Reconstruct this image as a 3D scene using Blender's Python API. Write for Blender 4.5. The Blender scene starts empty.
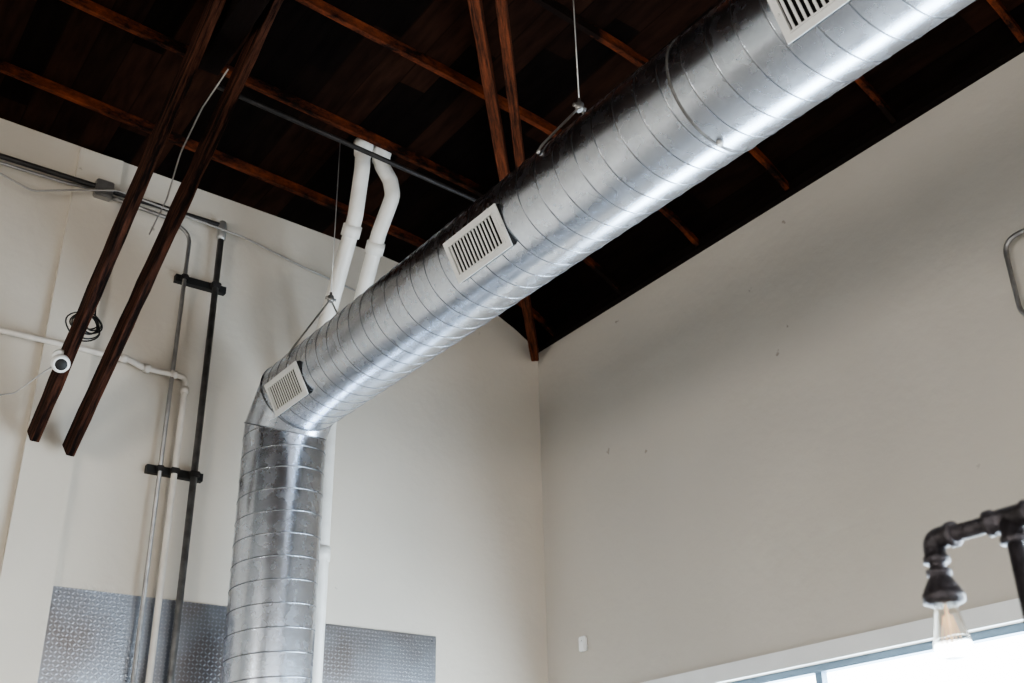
import bpy, bmesh, math, random
from mathutils import Vector, Matrix
random.seed(4)
C = bpy.context.scene.collection
V = Vector

# ------------------------------------------------------------------ materials
def new_mat(name):
    m = bpy.data.materials.new(name); m.use_nodes = True
    nt = m.node_tree
    return m, nt, nt.nodes["Principled BSDF"]

def N(nt, typ, **kw):
    n = nt.nodes.new(typ)
    for k, v in kw.items():
        setattr(n, k, v)
    return n

def simple(name, col, rough=0.5, metal=0.0, var=0.15, scale=6.0, bump=0.0, bscale=60.0, stretch=(1,1,1), spec=None, marks=False):
    m, nt, b = new_mat(name)
    tc = N(nt, "ShaderNodeTexCoord")
    mp = N(nt, "ShaderNodeMapping"); mp.inputs["Scale"].default_value = stretch
    nt.links.new(tc.outputs["Object"], mp.inputs["Vector"])
    nz = N(nt, "ShaderNodeTexNoise"); nz.inputs["Scale"].default_value = scale; nz.inputs["Detail"].default_value = 6
    nt.links.new(mp.outputs["Vector"], nz.inputs["Vector"])
    cr = N(nt, "ShaderNodeValToRGB")
    cr.color_ramp.elements[0].position = 0.3; cr.color_ramp.elements[1].position = 0.7
    cr.color_ramp.elements[0].color = (*[c*(1-var) for c in col], 1)
    cr.color_ramp.elements[1].color = (*[min(1, c*(1+var)) for c in col], 1)
    nt.links.new(nz.outputs["Fac"], cr.inputs["Fac"])
    col_out = cr.outputs["Color"]
    if marks:   # sparse small scuffs and nail holes
        n3 = N(nt, "ShaderNodeTexNoise"); n3.inputs["Scale"].default_value = 25
        nt.links.new(tc.outputs["Object"], n3.inputs["Vector"])
        ad = N(nt, "ShaderNodeVectorMath", operation="MULTIPLY_ADD"); ad.inputs[1].default_value = (0.05, 0.05, 0.09)
        nt.links.new(n3.outputs["Color"], ad.inputs[0]); nt.links.new(tc.outputs["Object"], ad.inputs[2])
        vo = N(nt, "ShaderNodeTexVoronoi"); vo.inputs["Scale"].default_value = 3.2
        nt.links.new(ad.outputs[0], vo.inputs["Vector"])
        lt = N(nt, "ShaderNodeMapRange"); lt.inputs["From Min"].default_value = 0.03; lt.inputs["From Max"].default_value = 0.055
        lt.inputs["To Min"].default_value = 0.65; lt.inputs["To Max"].default_value = 0.0
        nt.links.new(vo.outputs["Distance"], lt.inputs["Value"])
        mx = N(nt, "ShaderNodeMixRGB"); mx.inputs[2].default_value = (0.22, 0.18, 0.15, 1)
        nt.links.new(lt.outputs["Result"], mx.inputs[0]); nt.links.new(col_out, mx.inputs[1]); col_out = mx.outputs[0]
    nt.links.new(col_out, b.inputs["Base Color"])
    b.inputs["Roughness"].default_value = rough
    b.inputs["Metallic"].default_value = metal
    if spec is not None: b.inputs["Specular IOR Level"].default_value = spec
    if bump > 0:
        n2 = N(nt, "ShaderNodeTexNoise"); n2.inputs["Scale"].default_value = bscale; n2.inputs["Detail"].default_value = 4
        nt.links.new(mp.outputs["Vector"], n2.inputs["Vector"])
        bp = N(nt, "ShaderNodeBump"); bp.inputs["Strength"].default_value = bump; bp.inputs["Distance"].default_value = 0.01
        nt.links.new(n2.outputs["Fac"], bp.inputs["Height"])
        nt.links.new(bp.outputs["Normal"], b.inputs["Normal"])
    return m

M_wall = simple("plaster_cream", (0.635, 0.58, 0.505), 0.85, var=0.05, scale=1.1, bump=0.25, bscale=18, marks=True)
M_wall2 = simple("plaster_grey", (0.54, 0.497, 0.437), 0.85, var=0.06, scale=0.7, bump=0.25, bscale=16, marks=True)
M_floor = simple("concrete", (0.24, 0.22, 0.20), 0.6, var=0.2, scale=2)
M_trim = simple("white_trim", (0.78, 0.78, 0.77), 0.5, var=0.03)
M_frame = simple("window_frame_blue_grey", (0.20, 0.28, 0.36), 0.4, metal=0.2, var=0.05)
M_pvc = simple("white_pvc", (0.78, 0.755, 0.71), 0.4, var=0.08, scale=9)
M_paintpipe = simple("painted_pipe", (0.68, 0.63, 0.57), 0.5, var=0.08, scale=12)
M_conduit = simple("steel_conduit", (0.34, 0.33, 0.32), 0.42, metal=0.8, var=0.2, scale=14)
M_darkpipe = simple("dark_steel_pipe", (0.15, 0.147, 0.145), 0.45, metal=0.55, var=0.4, scale=14)
M_black = simple("black_rubber", (0.015, 0.015, 0.015), 0.6, var=0.2)
M_dkcond = simple("dark_conduit", (0.035, 0.032, 0.032), 0.5, metal=0.4, var=0.3, scale=14)
M_iron = simple("black_iron", (0.055, 0.048, 0.052), 0.38, metal=0.6, var=0.5, scale=40, bump=0.5, bscale=150)
M_vent = simple("vent_aluminium", (0.70, 0.70, 0.69), 0.42, metal=0.2, var=0.03)
M_cavity_shade = simple("duct_cavity_painted_shade", (0.01, 0.01, 0.01), 0.9, var=0.1, spec=0.1)  # near-black colour stands in for the shade inside the duct opening
M_wire = simple("galvanised_wire", (0.55, 0.54, 0.52), 0.4, metal=0.7, var=0.1)
M_plastic = simple("white_plastic", (0.85, 0.85, 0.84), 0.35, var=0.02)
M_cable = simple("grey_cable", (0.34, 0.32, 0.30), 0.6, var=0.1)
M_seam = simple("galvanised_lock_seam", (0.22, 0.23, 0.25), 0.38, metal=1.0, var=0.15, scale=30)

def wood(name, c1, c2, rough=0.85, stretch=(1, 14, 14), sc=2.2, p0=0.35, p1=0.68):
    m, nt, b = new_mat(name)
    tc = N(nt, "ShaderNodeTexCoord"); mp = N(nt, "ShaderNodeMapping"); mp.inputs["Scale"].default_value = stretch
    nt.links.new(tc.outputs["Object"], mp.inputs["Vector"])
    nz = N(nt, "ShaderNodeTexNoise"); nz.inputs["Scale"].default_value = sc; nz.inputs["Detail"].default_value = 10; nz.inputs["Roughness"].default_value = 0.75
    nt.links.new(mp.outputs["Vector"], nz.inputs["Vector"])
    cr = N(nt, "ShaderNodeValToRGB")
    cr.color_ramp.elements[0].position = p0; cr.color_ramp.elements[1].position = p1
    cr.color_ramp.elements[0].color = (*c1, 1); cr.color_ramp.elements[1].color = (*c2, 1)
    nt.links.new(nz.outputs["Fac"], cr.inputs["Fac"])
    nt.links.new(cr.outputs["Color"], b.inputs["Base Color"])
    b.inputs["Roughness"].default_value = rough
    b.inputs["Specular IOR Level"].default_value = 0.12
    bp = N(nt, "ShaderNodeBump"); bp.inputs["Strength"].default_value = 0.7; bp.inputs["Distance"].default_value = 0.01
    nt.links.new(nz.outputs["Fac"], bp.inputs["Height"]); nt.links.new(bp.outputs["Normal"], b.inputs["Normal"])
    return m
M_rafter = wood("rafter_redwood", (0.009, 0.0045, 0.003), (0.20, 0.050, 0.019), stretch=(1, 2, 2), sc=2.6, p0=0.44, p1=0.64)
M_brace = wood("brace_redwood_dark", (0.005, 0.003, 0.0025), (0.13, 0.050, 0.030), sc=3.0, p0=0.44, p1=0.70)
M_brace2 = wood("brace_redwood", (0.016, 0.007, 0.004), (0.19, 0.055, 0.024), sc=3.0, p0=0.40, p1=0.66)
M_girder = wood("girder_black_brown", (0.005, 0.003, 0.0025), (0.010, 0.005, 0.004))

def planks():
    m, nt, b = new_mat("roof_sheathing")
    tc = N(nt, "ShaderNodeTexCoord")
    sp = N(nt, "ShaderNodeSeparateXYZ"); nt.links.new(tc.outputs["Object"], sp.inputs[0])
    mu = N(nt, "ShaderNodeMath", operation="MULTIPLY"); mu.inputs[1].default_value = 1/0.16
    nt.links.new(sp.outputs["X"], mu.inputs[0])
    fl = N(nt, "ShaderNodeMath", operation="FLOOR"); nt.links.new(mu.outputs[0], fl.inputs[0])
    fr = N(nt, "ShaderNodeMath", operation="FRACT"); nt.links.new(mu.outputs[0], fr.inputs[0])
    wn0 = N(nt, "ShaderNodeTexWhiteNoise", noise_dimensions="1D"); nt.links.new(fl.outputs[0], wn0.inputs["W"])
    ym = N(nt, "ShaderNodeMath", operation="MULTIPLY"); ym.inputs[1].default_value = 0.55; nt.links.new(sp.outputs["Y"], ym.inputs[0])
    ad = N(nt, "ShaderNodeMath", operation="ADD"); nt.links.new(ym.outputs[0], ad.inputs[0]); nt.links.new(wn0.outputs["Value"], ad.inputs[1])
    fy = N(nt, "ShaderNodeMath", operation="FLOOR"); nt.links.new(ad.outputs[0], fy.inputs[0])
    cb = N(nt, "ShaderNodeCombineXYZ"); nt.links.new(fl.outputs[0], cb.inputs[0]); nt.links.new(fy.outputs[0], cb.inputs[1])
    wn = N(nt, "ShaderNodeTexWhiteNoise", noise_dimensions="3D"); nt.links.new(cb.outputs[0], wn.inputs["Vector"])
    cr = N(nt, "ShaderNodeValToRGB")
    cr.color_ramp.elements[0].color = (0.006, 0.0037, 0.003, 1); cr.color_ramp.elements[1].color = (0.032, 0.0135, 0.008, 1)
    cr.color_ramp.elements[0].position = 0.4
    nt.links.new(wn.outputs["Value"], cr.inputs["Fac"])
    mp = N(nt, "ShaderNodeMapping"); mp.inputs["Scale"].default_value = (6, 1, 1); nt.links.new(tc.outputs["Object"], mp.inputs["Vector"])
    nz = N(nt, "ShaderNodeTexNoise"); nz.inputs["Scale"].default_value = 4; nz.inputs["Detail"].default_value = 8
    nt.links.new(mp.outputs["Vector"], nz.inputs["Vector"])
    gp = N(nt, "ShaderNodeMath", operation="GREATER_THAN"); gp.inputs[1].default_value = 0.05; nt.links.new(fr.outputs[0], gp.inputs[0])
    g2 = N(nt, "ShaderNodeMath", operation="MULTIPLY"); nt.links.new(gp.outputs[0], g2.inputs[0])
    mr = N(nt, "ShaderNodeMapRange"); mr.inputs["From Min"].default_value = 0.3; mr.inputs["From Max"].default_value = 0.65; nt.links.new(nz.outputs["Fac"], mr.inputs["Value"])
    nt.links.new(mr.outputs["Result"], g2.inputs[1])
    mx = N(nt, "ShaderNodeMixRGB", blend_type="MULTIPLY"); mx.inputs[0].default_value = 0.6
    nt.links.new(cr.outputs["Color"], mx.inputs[1]); nt.links.new(g2.outputs[0], mx.inputs[2])
    nt.links.new(mx.outputs[0], b.inputs["Base Color"])
    b.inputs["Roughness"].default_value = 0.9; b.inputs["Specular IOR Level"].default_value = 0.06
    return m
M_roof = planks()

def galv():
    m, nt, b = new_mat("galvanised_spiral_steel")
    tc = N(nt, "ShaderNodeTexCoord")
    vo = N(nt, "ShaderNodeTexVoronoi"); vo.inputs["Scale"].default_value = 80
    nt.links.new(tc.outputs["Object"], vo.inputs["Vector"])
    nz = N(nt, "ShaderNodeTexNoise"); nz.inputs["Scale"].default_value = 14; nz.inputs["Detail"].default_value = 3
    nt.links.new(tc.outputs["Object"], nz.inputs["Vector"])
    bw = N(nt, "ShaderNodeRGBToBW"); nt.links.new(vo.outputs["Color"], bw.inputs[0])
    mx = N(nt, "ShaderNodeMath", operation="MULTIPLY_ADD"); mx.inputs[1].default_value = 0.07; mx.inputs[2].default_value = 0.58
    nt.links.new(bw.outputs[0], mx.inputs[0])
    cb = N(nt, "ShaderNodeCombineColor"); nt.links.new(mx.outputs[0], cb.inputs[0])
    for i, f in ((1, 1.07), (2, 1.20)):
        m2 = N(nt, "ShaderNodeMath", operation="MULTIPLY"); m2.inputs[1].default_value = f; nt.links.new(mx.outputs[0], m2.inputs[0]); nt.links.new(m2.outputs[0], cb.inputs[i])
    nt.links.new(cb.outputs[0], b.inputs["Base Color"])
    mr = N(nt, "ShaderNodeMapRange"); mr.inputs["From Min"].default_value = 0.3; mr.inputs["From Max"].default_value = 0.7
    mr.inputs["To Min"].default_value = 0.23; mr.inputs["To Max"].default_value = 0.30
    nt.links.new(nz.outputs["Fac"], mr.inputs["Value"])
    nt.links.new(mr.outputs["Result"], b.inputs["Roughness"])
    b.inputs["Metallic"].default_value = 1.0
    n2 = N(nt, "ShaderNodeTexNoise"); n2.inputs["Scale"].default_value = 3.5; n2.inputs["Detail"].default_value = 0
    nt.links.new(tc.outputs["Object"], n2.inputs["Vector"])
    bp = N(nt, "ShaderNodeBump"); bp.inputs["Strength"].default_value = 0.10; bp.inputs["Distance"].default_value = 0.01
    nt.links.new(n2.outputs["Fac"], bp.inputs["Height"]); nt.links.new(bp.outputs["Normal"], b.inputs["Normal"])
    return m
M_galv = galv()

def diamond():
    m, nt, b = new_mat("diamond_plate")
    tc = N(nt, "ShaderNodeTexCoord"); sp = N(nt, "ShaderNodeSeparateXYZ"); nt.links.new(tc.outputs["Object"], sp.inputs[0])
    def mth(op, a, bb=None, c=None):
        n = N(nt, "ShaderNodeMath", operation=op)
        for i, v in enumerate([a, bb, c]):
            if v is None: continue
            if isinstance(v, (int, float)): n.inputs[i].default_value = v
            else: nt.links.new(v, n.inputs[i])
        return n.outputs[0]
    s = 1/0.021
    u = mth("MULTIPLY", sp.outputs["X"], s); v = mth("MULTIPLY", sp.outputs["Z"], s)
    fu = mth("SUBTRACT", mth("FRACT", u), 0.5); fv = mth("SUBTRACT", mth("FRACT", v), 0.5)
    par = mth("FLOORED_MODULO", mth("ADD", mth("FLOOR", u), mth("FLOOR", v)), 2.0)
    a = mth("ADD", fu, fv); bb = mth("SUBTRACT", fu, fv)
    dif = mth("SUBTRACT", bb, a)
    p = mth("MULTIPLY_ADD", dif, par, a)
    q = mth("SUBTRACT", bb, mth("MULTIPLY", dif, par))
    pe = mth("POWER", mth("ABSOLUTE", mth("DIVIDE", p, 0.70)), 2.0); qe = mth("POWER", mth("ABSOLUTE", mth("DIVIDE", q, 0.16)), 2.0)
    d = mth("MAXIMUM", mth("SUBTRACT", mth("SUBTRACT", 1.0, pe), qe), 0.0)
    nz = N(nt, "ShaderNodeTexNoise"); nz.inputs["Scale"].default_value = 1.6; nz.inputs["Detail"].default_value = 3
    nt.links.new(tc.outputs["Object"], nz.inputs["Vector"])
    c0 = N(nt, "ShaderNodeValToRGB"); c0.color_ramp.elements[0].color = (0.25, 0.225, 0.215, 1); c0.color_ramp.elements[1].color = (0.36, 0.385, 0.43, 1)
    c0.color_ramp.elements[0].position = 0.40; c0.color_ramp.elements[1].position = 0.62
    nt.links.new(nz.outputs["Fac"], c0.inputs["Fac"])
    mx = N(nt, "ShaderNodeMixRGB"); mx.inputs[2].default_value = (0.48, 0.50, 0.54, 1)
    nt.links.new(mth("MINIMUM", mth("MULTIPLY", d, 1.0), 1.0), mx.inputs[0]); nt.links.new(c0.outputs["Color"], mx.inputs[1])
    nt.links.new(mx.outputs[0], b.inputs["Base Color"])
    b.inputs["Metallic"].default_value = 0.95; b.inputs["Roughness"].default_value = 0.3
    bp = N(nt, "ShaderNodeBump"); bp.inputs["Strength"].default_value = 0.22; bp.inputs["Distance"].default_value = 0.003
    nt.links.new(d, bp.inputs["Height"]); nt.links.new(bp.outputs["Normal"], b.inputs["Normal"])
    return m
M_plate = diamond()

m, nt, b = new_mat("bulb_glass")
b.inputs["Base Color"].default_value = (1, 0.98, 0.94, 1); b.inputs["Roughness"].default_value = 0.01
b.inputs["Transmission Weight"].default_value = 1.0; b.inputs["IOR"].default_value = 1.45
M_glass = m
m, nt, b = new_mat("bulb_filament"); b.inputs["Base Color"].default_value = (0.6, 0.4, 0.25, 1)
b.inputs["Emission Color"].default_value = (1, 0.7, 0.42, 1); b.inputs["Emission Strength"].default_value = 1.2
M_fil = m

# ------------------------------------------------------------------ mesh helpers
def finish(name, bm, mat, parent=None, smooth=False):
    bmesh.ops.recalc_face_normals(bm, faces=bm.faces)
    me = bpy.data.meshes.new(name); bm.to_mesh(me); bm.free()
    if smooth:
        for p in me.polygons: p.use_smooth = True
    o = bpy.data.objects.new(name, me); C.objects.link(o)
    for mm in (mat if isinstance(mat, list) else [mat]): me.materials.append(mm)
    if parent is not None: o.parent = parent
    return o

def thing(o, label, cat, group=None):
    o["label"] = label; o["category"] = cat
    if group: o["group"] = group
    return o

def empty(name, label, cat, loc=(0, 0, 0), group=None):
    o = bpy.data.objects.new(name, None); C.objects.link(o); o.empty_display_size = 0.1
    return thing(o, label, cat, group)

def struct(o): o["kind"] = "structure"; return o

def add_box(bm, lo, hi, mi=0):
    x0, y0, z0 = lo; x1, y1, z1 = hi
    vs = [bm.verts.new(p) for p in [(x0,y0,z0),(x1,y0,z0),(x1,y1,z0),(x0,y1,z0),(x0,y0,z1),(x1,y0,z1),(x1,y1,z1),(x0,y1,z1)]]
    for f in [(0,3,2,1),(4,5,6,7),(0,1,5,4),(1,2,6,5),(2,3,7,6),(3,0,4,7)]:
        bm.faces.new([vs[i] for i in f])

def fillet(pts, rad, n=8):
    pts = [V(p) for p in pts]
    if rad <= 0: return pts
    out = [pts[0]]
    for i in range(1, len(pts)-1):
        p0, p, p1 = pts[i-1], pts[i], pts[i+1]
        a = (p0-p); b2 = (p1-p); la, lb = a.length, b2.length; a.normalize(); b2.normalize()
        ang = a.angle(b2)
        if ang > math.pi-0.02: out.append(p); continue
        t = min(rad/math.tan(ang/2), la*0.49, lb*0.49)
        A, B = p+a*t, p+b2*t
        for k in range(n+1):
            f = k/n
            out.append(A*(1-f)**2 + p*2*f*(1-f) + B*f*f)
    out.append(pts[-1])
    return out

def add_tube(bm, pts, r, seg=14, caps=True):
    pts = [V(p) for p in pts]
    n = len(pts); rings = []; prev = None
    for i, p in enumerate(pts):
        t = (pts[min(i+1, n-1)]-pts[max(i-1, 0)]).normalized()
        if prev is None:
            ref = V((0, 0, 1)) if abs(t.z) < 0.9 else V((1, 0, 0))
            u = t.cross(ref).normalized()
        else:
            u = (prev-t*prev.dot(t)).normalized()
        prev = u; w = t.cross(u)
        rings.append([bm.verts.new(p+(u*math.cos(2*math.pi*k/seg)+w*math.sin(2*math.pi*k/seg))*r) for k in range(seg)])
    for i in range(n-1):
        for k in range(seg):
            f = bm.faces.new([rings[i][k], rings[i][(k+1) % seg], rings[i+1][(k+1) % seg], rings[i+1][k]]); f.smooth = True
    if caps:
        bm.faces.new(rings[0][::-1]); bm.faces.new(rings[-1])

def tube(name, pts, r, mat, parent=None, bend=0.0, seg=14):
    bm = bmesh.new(); add_tube(bm, fillet(pts, bend), r, seg)
    return finish(name, bm, mat, parent)

def lathe(bm, base, axis, prof, seg=28):
    base, axis = V(base), V(axis).normalized()
    ref = V((0, 0, 1)) if abs(axis.z) < 0.9 else V((1, 0, 0))
    u = axis.cross(ref).normalized(); w = axis.cross(u)
    rings = []
    for (s, r) in prof:
        rings.append([bm.verts.new(base+axis*s+(u*math.cos(2*math.pi*k/seg)+w*math.sin(2*math.pi*k/seg))*max(r, 1e-4)) for k in range(seg)])
    for i in range(len(rings)-1):
        for k in range(seg):
            f = bm.faces.new([rings[i][k], rings[i][(k+1) % seg], rings[i+1][(k+1) % seg], rings[i+1][k]]); f.smooth = True
    bm.faces.new(rings[0][::-1]); bm.faces.new(rings[-1])

# ------------------------------------------------------------------ camera
cd = bpy.data.cameras.new("camera"); cam = bpy.data.objects.new("camera", cd); C.objects.link(cam)
X = V((1747, -508, -1105)).normalized(); Y = V((-862, -563, -1105)).normalized(); Y = (Y-X*X.dot(Y)).normalized()
R = Matrix((X, Y, X.cross(Y)))
cam.matrix_world = Matrix.Translation((-4.35, -5.81, 1.5)) @ R.to_4x4()
cd.sensor_width = 36; cd.lens = 38.85; cd.clip_start = 0.05
cd.dof.use_dof = True; cd.dof.focus_distance = 4.6; cd.dof.aperture_fstop = 5.0
bpy.context.scene.camera = cam

# ------------------------------------------------------------------ room shell
XW, YS = -9.0, -10.5
prof = [(0.0, 5.0), (-0.2, 5.12), (-0.45, 5.235), (-0.8, 5.32), (-1.3, 5.38), (-2.0, 5.42), (-3.0, 5.46), (-4.0, 5.5), (-6.0, 5.55), (-9.0, 5.3)]
def zroof(x):
    for (x0, z0), (x1, z1) in zip(prof, prof[1:]):
        if x <= x0 and x >= x1: return z0+(z1-z0)*(x-x0)/(x1-x0)
    return prof[-1][1]

bm = bmesh.new()
ra = [bm.verts.new((0, 0, 0))]+[bm.verts.new((x, 0.0, z)) for x, z in prof]+[bm.verts.new((XW, 0, 0))]
rb = [bm.verts.new((0, 0.2, 0))]+[bm.verts.new((x, 0.2, z)) for x, z in prof]+[bm.verts.new((XW, 0.2, 0))]
bm.faces.new(ra); bm.faces.new(rb[::-1])
for i in range(len(ra)):
    j = (i+1) % len(ra); bm.faces.new([ra[i], ra[j], rb[j], rb[i]])
struct(finish("wall_north", bm, M_wall))

bm = bmesh.new()
WY0, WY1, WZ0, WZ1 = -9.0, -0.75, 0.9, 2.44
add_box(bm, (0, YS, 0), (0.2, 0.2, WZ0)); add_box(bm, (0, YS, WZ1), (0.2, 0.2, 5.0))
add_box(bm, (0, WY1, WZ0), (0.2, 0.2, WZ1)); add_box(bm, (0, YS, WZ0), (0.2, WY0, WZ1))
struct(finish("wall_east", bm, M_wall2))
bm = bmesh.new()
SH = 3.2
add_box(bm, (XW, YS-0.2, 0), (0.2, YS, 0.4)); add_box(bm, (XW, YS-0.2, SH), (0.2, YS, 5.7))
add_box(bm, (XW, YS-0.2, 0.4), (-8.0, YS, SH)); add_box(bm, (-0.8, YS-0.2, 0.4), (0.2, YS, SH))
struct(finish("wall_south", bm, M_wall))
bm = bmesh.new()
add_box(bm, (XW-0.2, YS-0.2, 0), (XW, 0.2, 1.2)); add_box(bm, (XW-0.2, YS-0.2, 3.0), (XW, 0.2, 5.5))
add_box(bm, (XW-0.2, -4.2, 1.2), (XW, 0.2, 3.0)); add_box(bm, (XW-0.2, YS-0.2, 1.2), (XW, -6.2, 3.0))
struct(finish("wall_west", bm, M_wall))
bm = bmesh.new(); add_box(bm, (XW-0.2, YS-0.2, -0.15), (0.2, 0.2, 0)); struct(finish("floor", bm, M_floor))
bm = bmesh.new()
T = 0.06; pr = [(0.2, 4.96)]+prof
a0 = [bm.verts.new((x, 0.2, z)) for x, z in pr]; a1 = [bm.verts.new((x, 0.2, z+T)) for x, z in pr]
b0 = [bm.verts.new((x, YS-0.2, z)) for x, z in pr]; b1 = [bm.verts.new((x, YS-0.2, z+T)) for x, z in pr]
for i in range(len(pr)-1):
    bm.faces.new([a0[i], a0[i+1], b0[i+1], b0[i]]); bm.faces.new([a1[i], b1[i], b1[i+1], a1[i+1]])
    bm.faces.new([a0[i], a1[i], a1[i+1], a0[i+1]]); bm.faces.new([b0[i], b0[i+1], b1[i+1], b1[i]])
bm.faces.new([a0[0], b0[0], b1[0], a1[0]]); bm.faces.new([a0[-1], a1[-1], b1[-1], b0[-1]])
struct(finish("ceiling", bm, M_roof))
bm = bmesh.new(); add_box(bm, (-3.33, -0.04, 0), (-3.08, 0.0, 5.44)); struct(finish("trim_1", bm, M_wall))
bm = bmesh.new(); add_box(bm, (-0.05, YS, 4.975), (0.0, -0.0, 5.03)); struct(finish("trim_3", bm, M_girder))

bm = bmesh.new()
add_box(bm, (-0.025, WY0-0.09, WZ1), (0.0, WY1+0.09, WZ1+0.085)); add_box(bm, (-0.025, WY0-0.09, WZ0-0.09), (0.0, WY1+0.09, WZ0))
add_box(bm, (-0.025, WY1, WZ0), (0.0, WY1+0.09, WZ1)); add_box(bm, (-0.025, WY0-0.09, WZ0), (0.0, WY0, WZ1))
struct(finish("trim_2", bm, M_trim))
bm = bmesh.new()
add_box(bm, (0.04, WY0, WZ1-0.035), (0.10, WY1, WZ1)); add_box(bm, (0.04, WY0, WZ0), (0.10, WY1, WZ0+0.05))
for i in range(7):
    y = WY1-(WY1-WY0)*i/6
    add_box(bm, (0.05, max(WY0, y-0.02), WZ0+0.05), (0.09, min(WY1, y+0.02), WZ1-0.035))
struct(finish("window_1", bm, M_frame))

# ------------------------------------------------------------------ roof timbers
RH = 0.06; SK = 0.06
def rafter(y, first=-0.052, last=-8.99, w=0.030):
    xs = [first]+[p[0] for p in prof if last < p[0] < first]+[last]
    bm = bmesh.new(); rr = []
    for x in xs:
        z = zroof(x)+0.002; yy = y+SK*(x+2)
        h = RH if x < -0.3 else 0.045
        rr.append([bm.verts.new((x, yy-w/2, z-h)), bm.verts.new((x, yy+w/2, z-h)), bm.verts.new((x, yy+w/2, z)), bm.verts.new((x, yy-w/2, z))])
    for i in range(len(rr)-1):
        for k in range(4):
            bm.faces.new([rr[i][k], rr[i][(k+1) % 4], rr[i+1][(k+1) % 4], rr[i+1][k]])
    bm.faces.new(rr[0]); bm.faces.new(rr[-1][::-1])
    return thing(finish("rafter", bm, M_rafter), "reddish rough-sawn roof rafter under dark plank sheathing", "rafter", "roof rafters")
y = -0.39
while y > -9.9:
    rafter(y); y -= 0.73

def board(name, a, b, w, h, mat, label, cat, up=V((0, 0, 1)), group=None):
    a, b = V(a), V(b); d = (b-a); L = d.length; d.normalize()
    s = d.cross(up).normalized(); u = s.cross(d)
    bm = bmesh.new()
    n = 24; rr = []
    for i in range(n+1):      # slightly irregular rough-sawn edges
        jw = w/2+random.uniform(-0.002, 0.002); jh = h/2+random.uniform(-0.004, 0.004); c = 0.004
        ring = [(-jw+c, -jh), (jw-c, -jh), (jw, -jh+c), (jw, jh-c), (jw-c, jh), (-jw+c, jh), (-jw, jh-c), (-jw, -jh+c)]
        rr.append([bm.verts.new((L*i/n, p, q)) for p, q in ring])
    for i in range(n):
        for k in range(8): bm.faces.new([rr[i][k], rr[i][(k+1) % 8], rr[i+1][(k+1) % 8], rr[i+1][k]])
    bm.faces.new(rr[0]); bm.faces.new(rr[-1])
    o = finish(name, bm, mat)
    Mx = Matrix((d, -s, u)).transposed().to_4x4(); Mx.translation = a
    o.matrix_world = Mx
    return thing(o, label, cat, group)

KB = "dark red timber knee brace rising from wall pilaster to roof"
board("knee_brace", (-3.315, -0.12, 3.60), (-3.15, -1.83, 5.39), 0.048, 0.12, M_brace, KB, "timber brace", group="knee braces")
board("knee_brace", (-3.135, -0.12, 3.56), (-2.91, -1.88, 5.39), 0.044, 0.12, M_brace, KB, "timber brace", group="knee braces")
board("roof_girder", (-3.04, -1.35, 5.30), (-3.04, -10.4, 5.30), 0.12, 0.16, M_girder, "dark timber roof girder carrying the rafters", "timber beam")
DB = "reddish timber diagonal brace running from wall corner under roof"
board("diagonal_brace", (-0.07, -0.06, 4.92), (-2.25, -2.60, 5.2), 0.055, 0.10, M_brace2, DB, "timber brace", group="corner diagonal braces")
board("diagonal_brace", (-0.60, -0.79, 5.01), (-2.19, -2.72, 5.2), 0.050, 0.10, M_brace2, DB, "timber brace", group="corner diagonal braces")

# ------------------------------------------------------------------ spiral duct
RD = 0.222; XD, YD, ZD = -2.112, -0.50, 3.905; KX, KZ = 0.0145, 0.009
DD = V((KX, -1, -KZ)).normalized()
def ctr(y): return V((XD+KX*(YD-y), y, ZD-KZ*(YD-y)))
duct = empty("spiral_duct", "galvanised steel spiral duct with mitred elbow and supply registers", "air duct")
def run(name, A, d, L, n0, P0, n1, P1, pitch=0.112, ridge=True, seg=112):
    A, d = V(A), V(d).normalized()
    ref = V((0, 0, 1)) if abs(d.z) < 0.9 else V((1, 0, 0))
    u = d.cross(ref).normalized(); w = d.cross(u)
    bm = bmesh.new()
    ss = []
    if ridge:
        k = -1
        while k*pitch < L+pitch:
            for f, dr in ((-0.05, 0), (-0.008, 0), (0, 0.0), (0.012, 0.0014), (0.026, 0.0019), (0.040, 0.0014), (0.052, 0), (0.060, 0), (0.11, 0), (0.35, 0), (0.7, 0)):
                ss.append(((k+f)*pitch, dr))
            k += 1
    else: ss = [(-5, 0), (L+5, 0)]
    cols = []
    for j in range(seg+1):
        th = 2*math.pi*j/seg
        rad = u*math.cos(th)+w*math.sin(th)
        base = A+rad*RD
        s0 = (V(P0)-base).dot(V(n0))/d.dot(V(n0)); s1 = (V(P1)-base).dot(V(n1))/d.dot(V(n1))
        col = []
        for s, dr in ss:
            sp = s+(pitch*th/(2*math.pi) if ridge else 0)
            if sp < s0: sp, dr = s0, 0
            if sp > s1: sp, dr = s1, 0
            col.append(bm.verts.new(A+rad*(RD+dr)+d*sp))
        cols.append(col)
    for j in range(seg):
        for i in range(len(ss)-1):
            f = bm.faces.new([cols[j][i], cols[j+1][i], cols[j+1][i+1], cols[j][i+1]]); f.smooth = True
            if ridge and (ss[i][1] > 0 or ss[i+1][1] > 0): f.material_index = 1
    bmesh.ops.remove_doubles(bm, verts=bm.verts, dist=1e-5)
    bmesh.ops.dissolve_degenerate(bm, dist=1e-6, edges=bm.edges)
    return finish(name, bm, [M_galv, M_seam], duct, smooth=True)

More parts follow.
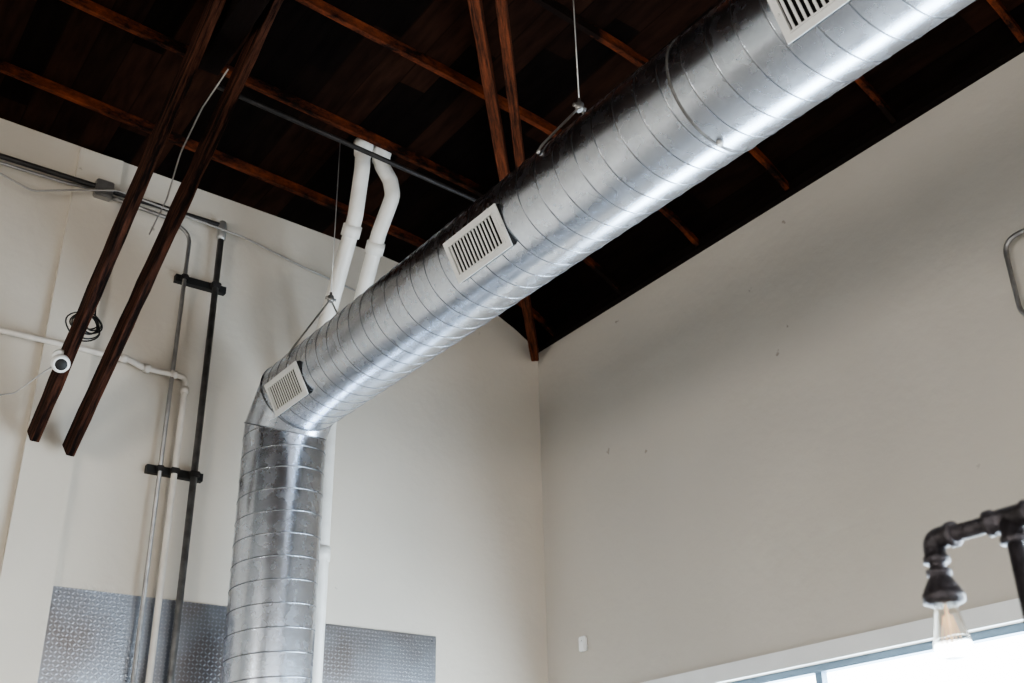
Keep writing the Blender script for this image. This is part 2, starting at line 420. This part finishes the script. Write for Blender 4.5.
a = 0.15
g = V((0, -1, 1)).normalized()
P1 = V((XD, YD, ZD-a)); P2 = V((XD, YD-a, ZD))
n1 = (V((0, 0, 1))+g).normalized(); n2 = (g+DD).normalized()
YEND = -9.2
run("vertical_run", (XD, YD, 0.0), (0, 0, 1), ZD, (0, 0, 1), (XD, YD, 0.0), n1, P1, pitch=0.118)
run("elbow_gore", P1, g, (P2-P1).length, n1, P1, n2, P2, ridge=False)
run("horizontal_run", (XD, YD, ZD), DD, -YEND, n2, P2, (0, -1, 0), (XD, YEND, ZD))

def seam(P, n, d, r=0.0035):
    d = V(d).normalized(); ref = V((0, 0, 1)) if abs(d.z) < 0.9 else V((1, 0, 0)); u = d.cross(ref).normalized(); w = d.cross(u)
    pts = []
    for k in range(73):
        th = 2*math.pi*k/72; b0 = V(P)+(u*math.cos(th)+w*math.sin(th))*RD
        s = (V(P)-b0).dot(V(n))/d.dot(V(n)); pts.append(b0+d*s)
    bm = bmesh.new(); add_tube(bm, pts, r, 8); return finish("standing_seam", bm, M_seam, duct, smooth=True)
seam(P1, n1, (0, 0, 1)); seam(P2, n2, (0, -1, 0))
for yy in (-3.80, -6.9):
    cc = ctr(yy)
    bm = bmesh.new()
    lathe(bm, cc, DD, [(-0.006, RD), (-0.004, RD+0.003), (0.004, RD+0.003), (0.006, RD)], seg=96)
    finish("joint_collar", bm, M_darkpipe, duct, smooth=True)
    bm = bmesh.new()
    nn = V((-math.cos(1.45), 0, -math.sin(1.45)))
    lathe(bm, cc+nn*(RD+0.002)+V((0, -0.015, 0)), nn, [(0, 0.012), (0.012, 0.012), (0.016, 0.007)], seg=12)
    finish("collar_screw", bm, M_wire, duct)
bm = bmesh.new()
lathe(bm, (XD, YD, 0.0), (0, 0, 1), [(0, RD+0.05), (0.03, RD+0.05), (0.03, RD+0.004), (0.06, RD)], seg=64)
finish("floor_collar", bm, M_galv, duct, smooth=True)

def register(yc, L=0.37, H=0.18, ang=math.radians(27)):
    nn = V((-math.cos(ang), 0, -math.sin(ang))); along = -DD; nn = (nn-along*nn.dot(along)).normalized(); up = nn.cross(along).normalized()
    if up.z < 0: up = -up
    off = 0.0065
    cen = ctr(yc)+nn*(RD+off)
    def P(a, b_, c): return cen+along*a+up*b_+nn*c
    def bx(bm, a0, a1, b0, b1, c0, c1):
        vs = [bm.verts.new(P(aa, bb, cc)) for cc in (c0, c1) for aa, bb in ((a0, b0), (a1, b0), (a1, b1), (a0, b1))]
        for f in [(0,3,2,1),(4,5,6,7),(0,1,5,4),(1,2,6,5),(2,3,7,6),(3,0,4,7)]: bm.faces.new([vs[i] for i in f])
    fw = 0.028; hl, hh = L/2, H/2
    il, ih = hl-fw, hh-fw
    bm = bmesh.new()
    bx(bm, -hl, hl, ih, hh, -0.002, 0.004); bx(bm, -hl, hl, -hh, -ih, -0.002, 0.004)
    bx(bm, -hl, -il, -ih, ih, -0.002, 0.004); bx(bm, il, hl, -ih, ih, -0.002, 0.004)
    bx(bm, -il-.006, il+.006, ih, ih+.005, 0.004, 0.009); bx(bm, -il-.006, il+.006, -ih-.005, -ih, 0.004, 0.009)
    bx(bm, -il-.006, -il, -ih, ih, 0.004, 0.009); bx(bm, il, il+.006, -ih, ih, 0.004, 0.009)
    for sa in (-1, 1):
        lathe(bm, P(sa*(hl-0.012), 0, 0.004), nn, [(0, 0.006), (0.003, 0.004)], seg=10)
    fr = finish("air_register", bm, M_vent, duct); fr["label"] = "white aluminium supply register with narrow louvers"
    bm = bmesh.new(); n = 14
    for i in range(n):
        c = -il+2*il*(i+0.5)/n
        bx(bm, c-0.0045, c+0.0045, -ih, ih, 0.0005, 0.004)
    finish("louvers", bm, M_vent, fr)
    bm = bmesh.new(); bx(bm, -il-.004, il+.004, -ih-.004, ih+.004, -0.0045, -0.0035)  # thin sheet over the uncut duct, opening's shade painted into its colour
    finish("cavity_shade_sheet", bm, M_cavity_shade, fr)
    bm = bmesh.new()
    e = 0.003
    for sgn in (-1, 1):
        x0 = sgn*(hl-e); x1 = sgn*(hl-e-0.01); rows = []
        for k in range(13):
            b_ = -hh+e+(H-2*e)*k/12
            dd = min(-0.003, -(RD+off)+math.sqrt(max(RD*RD-b_*b_, 0))-0.002)
            rows.append([bm.verts.new(P(x0, b_, -0.002)), bm.verts.new(P(x0, b_, dd)), bm.verts.new(P(x1, b_, dd)), bm.verts.new(P(x1, b_, -0.002))])
        for k in range(12):
            for q in range(4):
                bm.faces.new([rows[k][q], rows[k][(q+1) % 4], rows[k+1][(q+1) % 4], rows[k+1][q]])
        bm.faces.new(rows[0]); bm.faces.new(rows[-1])
        b_ = sgn*(hh-e); depth = -(RD+off)+math.sqrt(RD*RD-b_*b_)-0.002
        bx(bm, -hl+e, hl-e, min(b_, b_-sgn*0.01), max(b_, b_-sgn*0.01), depth, -0.002)
    finish("gasket", bm, M_black, fr)
for yc in (-0.93, -2.67, -4.42, -6.17, -7.91): register(yc)

def hanger(y, zap, label):
    c = ctr(y); h = zap-c.z; r = RD+0.009
    e = empty("duct_hanger", label, "hanger", group="duct wire hangers")
    th = math.acos(r/h)
    bm = bmesh.new(); add_tube(bm, [(c.x, y, zap), (c.x, y, zroof(c.x)-0.002)], 0.0028, 8); finish("wire", bm, M_wire, e)
    bm = bmesh.new()
    for s in (-1, 1):
        t = th; pts = [V((c.x, y, zap)), V((c.x+s*r*math.sin(t), y, c.z+r*math.cos(t)))]
        for k in range(1, 5):
            tt = t+0.06*k; pts.append(V((c.x+s*r*math.sin(tt), y, c.z+r*math.cos(tt))))
        add_tube(bm, pts, 0.005, 8)
        q = pts[-1]; nn = (q-V((c.x, y, c.z))).normalized(); lathe(bm, q-nn*0.006, nn, [(0, 0.011), (0.008, 0.011), (0.011, 0.007)], seg=12)
    finish("strap", bm, M_wire, e)
    bm = bmesh.new(); lathe(bm, (c.x, y, zap-0.02), (0, 0, 1), [(0, 0.012), (0.006, 0.018), (0.035, 0.018), (0.045, 0.008), (0.06, 0.006)], seg=14)
    add_tube(bm, [(c.x-0.03, y, zap), (c.x+0.03, y, zap)], 0.008, 10)
    finish("cable_clamp", bm, M_conduit, e)
hanger(-0.96, 4.37, "thin steel wire hanger strapped to the duct near elbow")
hanger(-3.10, 4.27, "thin steel wire hanger with clamp holding the long duct run")
hanger(-6.2, 4.27, "thin steel wire hanger with clamp holding the long duct run")

# ------------------------------------------------------------------ PVC vent pipes
for idx, (x0, xs, xt, ys, zs, yt) in enumerate(((-1.85, -1.955, -1.985, -0.90, 4.98, -1.02), (-1.65, -1.79, -1.865, -0.88, 4.93, -1.02))):
    pv = empty("vent_pipe", "white plastic vent pipe slanting from wall up through roof", "pipe", group="white vent pipes")
    rp = 0.045
    if idx == 0: pts = [(x0, -0.06, 0), (x0, -0.06, 4.0), (xs, ys, zs), (xt, yt, 5.24), (xt, yt, 5.418)]
    else: pts = [(x0, -0.06, 0), (x0, -0.06, 4.05), (xs, ys, zs), (xs+0.010, -1.02, 5.12), (xs-0.01, yt, 5.22), (xt, yt, 5.31), (xt, yt, 5.418)]
    tube("riser", pts, rp, M_pvc, pv, bend=0.16 if idx == 0 else 0.09, seg=20)
    d = (V((x0, -0.06, 4.0+0.05*idx))-V((xs, ys, zs))).normalized(); bm = bmesh.new()
    lathe(bm, V((xs, ys, zs))+d*0.05, d, [(0, rp), (0.001, 0.055), (0.07, 0.055), (0.071, rp)], seg=24)
    finish("pipe_coupling", bm, M_pvc, pv)
    bm = bmesh.new()
    lathe(bm, (xt, yt, 5.33), (0, 0, 1), [(0, rp), (0.001, 0.053), (0.05, 0.053), (0.052, 0.058), (0.088, 0.058)], seg=24)
    finish("roof_collar", bm, M_pvc, pv)
    bm = bmesh.new(); lathe(bm, (x0, -0.06, 3.2), (0, 0, 1), [(0, rp), (0.001, 0.052), (0.08, 0.052), (0.081, rp)], seg=24)
    finish("pipe_coupling", bm, M_pvc, pv)

# ------------------------------------------------------------------ wall conduits
yw = -0.062
xA, xB, xC, zP = -2.635, -2.555, -2.445, 4.15
o = tube("electrical_conduit", [(xA, yw, 0.0), (xA, yw, 5.06), (xA-0.13, yw, 5.13), (-3.12, yw, 5.155)], 0.012, M_conduit, bend=0.1)
thing(o, "thin galvanised conduit running up cream wall and bending sideways", "conduit")
o = tube("electrical_conduit", [(-8.9, yw, 5.18), (-3.4, yw, 5.16), (-3.22, yw, 5.175)], 0.009, M_conduit, bend=0.05)
thing(o, "thin grey conduit running level into a junction box", "conduit")
e = empty("water_pipe", "cream painted pipe along wall turning down through an elbow", "pipe")
tube("pipe", [(-8.9, yw, zP+0.03), (-2.88, yw, zP+0.015), (-2.80, yw, zP-0.012), (xB, yw, zP-0.012), (xB, yw, 0.0)], 0.017, M_paintpipe, e, bend=0.04)
for (bs, ax) in (((xB, yw, zP-0.11), (0, 0, 1)), ((xB-0.09, yw, zP-0.012), (1, 0, 0)), ((-2.80, yw, zP-0.012), (1, 0, 0)), ((-2.93, yw, zP+0.015), (1, 0, 0))):
    bm = bmesh.new(); lathe(bm, bs, ax, [(0, 0.017), (0.001, 0.024), (0.035, 0.024), (0.036, 0.017)], seg=18)
    finish("coupling", bm, M_paintpipe, e)
e = empty("steel_pipe", "dark steel pipe rising up wall to a fitting below roof", "pipe")
tube("riser", [(xC, yw, 0.0), (xC, yw, 5.17)], 0.019, M_darkpipe, e)
tube("branch", [(xC, yw, 5.16), (xC, yw, 5.19), (-8.9, yw, 5.26)], 0.016, M_dkcond, e, bend=0.03)
bm = bmesh.new(); lathe(bm, (xC, yw, 5.09), (0, 0, 1), [(0, 0.021), (0.01, 0.027), (0.04, 0.029), (0.08, 0.031), (0.11, 0.027), (0.13, 0.02)], seg=18)
finish("fitting", bm, M_wire, e)

def strut(x0, x1, z, label):
    e = empty("strut_channel", label, "bracket", group="pipe strut brackets")
    bm = bmesh.new(); add_box(bm, (x0, -0.040, z-0.022), (x1, 0.0, z+0.022)); finish("channel", bm, M_black, e)
    for xx, r in ((xA, 0.012), (xB, 0.017), (xC, 0.020)):
        if z > zP and r == 0.017: continue
        bm = bmesh.new(); add_box(bm, (xx-r-0.008, yw-r-0.006, z-0.016), (xx+r+0.008, -0.040, z+0.016))
        bmesh.ops.bevel(bm, geom=list(bm.edges), offset=0.005, segments=2, affect='EDGES'); finish("clamp", bm, M_dkcond, e)
strut(-2.68, -2.37, 4.77, "black steel strut bracket clamping two conduits to wall")
strut(-2.70, -2.385, 3.575, "black steel strut bracket clamping three pipes to wall")

o = tube("cable", [(-4.5, -0.10, 5.13), (-3.8, -0.10, 5.09), (-3.55, -0.10, 5.02), (-3.35, -0.10, 5.10), (-3.1, -0.10, 5.19), (-2.7, -0.10, 5.16), (-2.31, -0.09, 5.14), (-1.9, -0.04, 5.09), (-1.5, -0.02, 5.04)], 0.006, M_cable, bend=0.1)
thing(o, "thin grey cable strung across upper wall", "cable")
bm = bmesh.new(); add_box(bm, (-3.22, -0.095, 5.13), (-3.12, -0.04, 5.24))
bmesh.ops.bevel(bm, geom=list(bm.edges), offset=0.006, segments=2, affect='EDGES')
add_box(bm, (-3.21, -0.099, 5.14), (-3.13, -0.094, 5.23))
thing(finish("junction_box", bm, M_conduit), "grey metal junction box on upper wall near conduits", "electrical box")
o = tube("overhead_conduit", [(-2.97, -1.30, 5.2), (-1.32, -1.15, 5.2), (-0.75, -1.10, 5.2)], 0.014, M_dkcond); thing(o, "dark conduit running beneath roof rafters", "conduit")

# ------------------------------------------------------------------ diamond plate
def plate(x0, x1, zt, label):
    bm = bmesh.new(); add_box(bm, (x0, -0.008, 0.0), (x1, -0.0005, zt))
    for xx in (x0+0.03, x1-0.03):
        for zz in (zt-0.03, 2.3, 1.6, 0.95): lathe(bm, (xx, -0.008, zz), (0, -1, 0), [(0, 0.007), (0.003, 0.005)], seg=10)
    thing(finish("diamond_plate", bm, M_plate), label, "metal sheet", "diamond plate wall sheets")
plate(-3.075, -1.95, 2.89, "embossed diamond plate metal sheet fixed low on cream wall")
plate(-1.945, -0.84, 2.86, "embossed diamond plate metal sheet fixed low on cream wall")

# ------------------------------------------------------------------ security camera, cable coil
e = empty("security_camera", "small white security camera mounted on timber brace", "security camera")
s = V((-3.32, -0.50, 3.86))
dirc = V((-0.05, -0.80, -0.50)).normalized()
bm = bmesh.new(); lathe(bm, s-dirc*0.055, dirc, [(0, 0.018), (0.004, 0.03), (0.015, 0.040), (0.035, 0.045), (0.07, 0.045), (0.085, 0.040), (0.09, 0.034)], seg=28); finish("housing", bm, M_plastic, e)
bm = bmesh.new(); lathe(bm, s+dirc*0.034, dirc, [(0, 0.030), (0.003, 0.028), (0.008, 0.016), (0.010, 0.004)], seg=20); finish("lens", bm, M_black, e)
bm = bmesh.new(); lathe(bm, s+V((0, 0.055, 0.06)), (0, -0.70, -0.71), [(-0.015, 0.034), (0.0, 0.034), (0.008, 0.030), (0.012, 0.016), (0.03, 0.016)], seg=20); finish("mount", bm, M_plastic, e)
tube("lead", [s-dirc*0.05, s+V((-0.06, 0.10, -0.03)), s+V((-0.14, 0.25, -0.10)), s+V((-0.35, 0.43, -0.12)), s+V((-0.9, 0.48, -0.08))], 0.004, M_cable, e, bend=0.06)
cc = V((-3.23, -0.52, 4.10))
bm = bmesh.new()
for i in range(7):
    r = 0.038+0.007*i; c0 = cc+V((random.uniform(-.018, .018), 0.004*i, random.uniform(-.018, .018)))
    ph = random.uniform(0, 3)
    pts = [c0+V((math.cos(t)*r*(1+.15*math.sin(2*t+ph)), math.sin(t+ph)*0.02, math.sin(t)*r*0.9)) for t in [2*math.pi*k/28 for k in range(29)]]
    add_tube(bm, pts, 0.004, 6)
add_tube(bm, fillet([cc+V((0.03, 0, 0.05)), cc+V((0.02, -0.02, 0.12)), cc+V((-0.02, -0.03, 0.2))], 0.05), 0.004, 6)
thing(finish("cable_coil", bm, M_black), "small coil of black cable hung on timber brace", "cable")
o = tube("brace_cable", [(-3.02, -1.62, 5.06), (-3.05, -1.38, 4.97), (-3.06, -1.15, 4.84), (-3.05, -0.98, 4.66), (-3.08, -0.86, 4.50)], 0.004, M_cable, bend=0.2)
thing(o, "thin pale cable draped beside timber brace", "cable")

# ------------------------------------------------------------------ east wall bits
bm = bmesh.new(); add_box(bm, (-0.03, -0.42, 2.785), (0, -0.36, 2.875)); bmesh.ops.bevel(bm, geom=list(bm.edges), offset=0.006, segments=2, affect='EDGES')
lathe(bm, (-0.03, -0.39, 2.84), (-1, 0, 0), [(0, 0.012), (0.004, 0.010)], seg=16)
thing(finish("wall_sensor", bm, M_plastic), "small white plastic sensor on plain wall", "sensor")
o = tube("wall_pipe_loop", [(0.0, -4.3, 4.07), (-0.05, -4.27, 4.07), (-0.05, -3.595, 4.07), (-0.05, -3.595, 3.72), (-0.05, -3.72, 3.5), (0, -3.74, 3.48)], 0.011, M_conduit, bend=0.08)
thing(o, "bent galvanised conduit on plain wall", "conduit")

# ------------------------------------------------------------------ iron pipe lamp
lamp = empty("pipe_lamp", "black iron pipe lamp with clear filament bulb", "lamp")
lx, ly, lz = -2.866, -4.824, 1.965; ty = -4.955; rI = 0.0125
tube("arm", [(lx, ly, lz-0.05), (lx, ly, lz), (lx, -5.62, lz), (lx, -5.62, 1.8)], rI, M_iron, lamp, bend=0.02, seg=20)
tube("post", [(lx, ty, 0.01), (lx, ty, lz)], 0.0115, M_iron, lamp, seg=20)
tube("post", [(lx, -5.62, 0.01), (lx, -5.62, lz-0.03)], 0.0115, M_iron, lamp, seg=20)
bm = bmesh.new()
for (ax, base) in (((0, 0, -1), (lx, ly, lz-0.014)), ((0, -1, 0), (lx, ly-0.018, lz))):
    lathe(bm, base, ax, [(-0.004, 0.015), (0, 0.0165), (0.012, 0.0165), (0.013, 0.0195), (0.022, 0.0195), (0.023, 0.014)], seg=24)
add_tube(bm, fillet([(lx, ly, lz-0.03), (lx, ly, lz), (lx, ly-0.03, lz)], 0.02), 0.0162, 20)
finish("elbow_fitting", bm, M_iron, lamp)
bm = bmesh.new()
lathe(bm, (lx, ty+0.036, lz), (0, -1, 0), [(0, 0.014), (0.001, 0.0195), (0.01, 0.0195), (0.011, 0.0165), (0.061, 0.0165), (0.062, 0.0195), (0.071, 0.0195), (0.072, 0.014)], seg=24)
lathe(bm, (lx, ty, lz), (0, 0, -1), [(0, 0.0165), (0.027, 0.0165), (0.028, 0.0195), (0.037, 0.0195), (0.038, 0.013)], seg=24)
finish("tee_fitting", bm, M_iron, lamp)
bm = bmesh.new()
lathe(bm, (lx, ly, lz-0.046), (0, 0, -1), [(0, 0.0135), (0.001, 0.0185), (0.009, 0.0185), (0.010, 0.0165), (0.014, 0.0175), (0.022, 0.022), (0.032, 0.0275), (0.036, 0.0285), (0.0365, 0.0305), (0.050, 0.0305), (0.051, 0.026), (0.053, 0.024), (0.054, 0.018)], seg=28)
finish("socket", bm, M_iron, lamp)
bm = bmesh.new()
bp = [(0, 0.0165), (0.01, 0.0175), (0.025, 0.0205), (0.045, 0.025), (0.058, 0.0275), (0.068, 0.0275), (0.075, 0.024), (0.079, 0.016), (0.081, 0.002)]
inner = [(s_-0.0008 if s_ > 0.04 else s_+0.0003, max(r_-0.0009, 0.001)) for s_, r_ in bp][::-1]
lathe(bm, (lx, ly, lz-0.099), (0, 0, -1), bp+inner, seg=32)
bu = finish("bulb", bm, M_glass, lamp, smooth=True)
bm = bmesh.new()
for k in range(6):
    t = 2*math.pi*k/6; t2 = t+math.pi/6
    add_tube(bm, [(lx+0.006*math.cos(t), ly+0.006*math.sin(t), lz-0.115), (lx+0.015*math.cos(t), ly+0.015*math.sin(t), lz-0.160), (lx+0.006*math.cos(t2), ly+0.006*math.sin(t2), lz-0.118)], 0.0007, 6)
add_tube(bm, [(lx, ly, lz-0.10), (lx, ly, lz-0.155)], 0.002, 8)
finish("filament", bm, M_fil, bu)
for yy in (ty, -5.62):
    bm = bmesh.new(); lathe(bm, (lx, yy, 0), (0, 0, 1), [(0, 0.05), (0.006, 0.05), (0.01, 0.022), (0.03, 0.02), (0.031, 0.012)], seg=28); finish("floor_flange", bm, M_iron, lamp)

# ------------------------------------------------------------------ lighting: bright overcast sky above darker ground, daylight at the windows
w = bpy.data.worlds.new("world"); bpy.context.scene.world = w; w.use_nodes = True
nt = w.node_tree; bg = nt.nodes["Background"]
tc = N(nt, "ShaderNodeTexCoord"); sp = N(nt, "ShaderNodeSeparateXYZ"); nt.links.new(tc.outputs["Generated"], sp.inputs[0])
cr = N(nt, "ShaderNodeValToRGB"); cr.color_ramp.elements[0].position = 0.0; cr.color_ramp.elements[1].position = 0.04
cr.color_ramp.elements[0].color = (0.06, 0.055, 0.05, 1); cr.color_ramp.elements[1].color = (0.90, 0.96, 1.0, 1)
nt.links.new(sp.outputs["Z"], cr.inputs["Fac"]); nt.links.new(cr.outputs["Color"], bg.inputs[0])
bg.inputs[1].default_value = 13.0
def area(name, loc, rot, sx, sy, e, col):
    l = bpy.data.lights.new(name, "AREA"); l.shape = "RECTANGLE"; l.size = sx; l.size_y = sy; l.energy = e; l.color = col
    o = bpy.data.objects.new(name, l); C.objects.link(o); o.location = loc; o.rotation_euler = rot; return o
R90 = math.pi/2
area("daylight_east", (0.3, -4.9, 1.67), (0, R90, 0), 1.5, 8.2, 740, (0.70, 0.86, 1.0))
area("daylight_south", (-4.4, YS-0.3, 1.8), (R90, 0, 0), 7.0, 2.8, 90, (1.0, 0.94, 0.86))
area("daylight_west", (XW-0.3, -5.2, 2.1), (0, -R90, 0), 1.2, 1.2, 190, (1.0, 0.94, 0.86))
bpy.context.scene.view_settings.view_transform = 'AgX'
bpy.context.scene.view_settings.look = 'AgX - Medium High Contrast'
bpy.context.scene.view_settings.exposure = -0.12
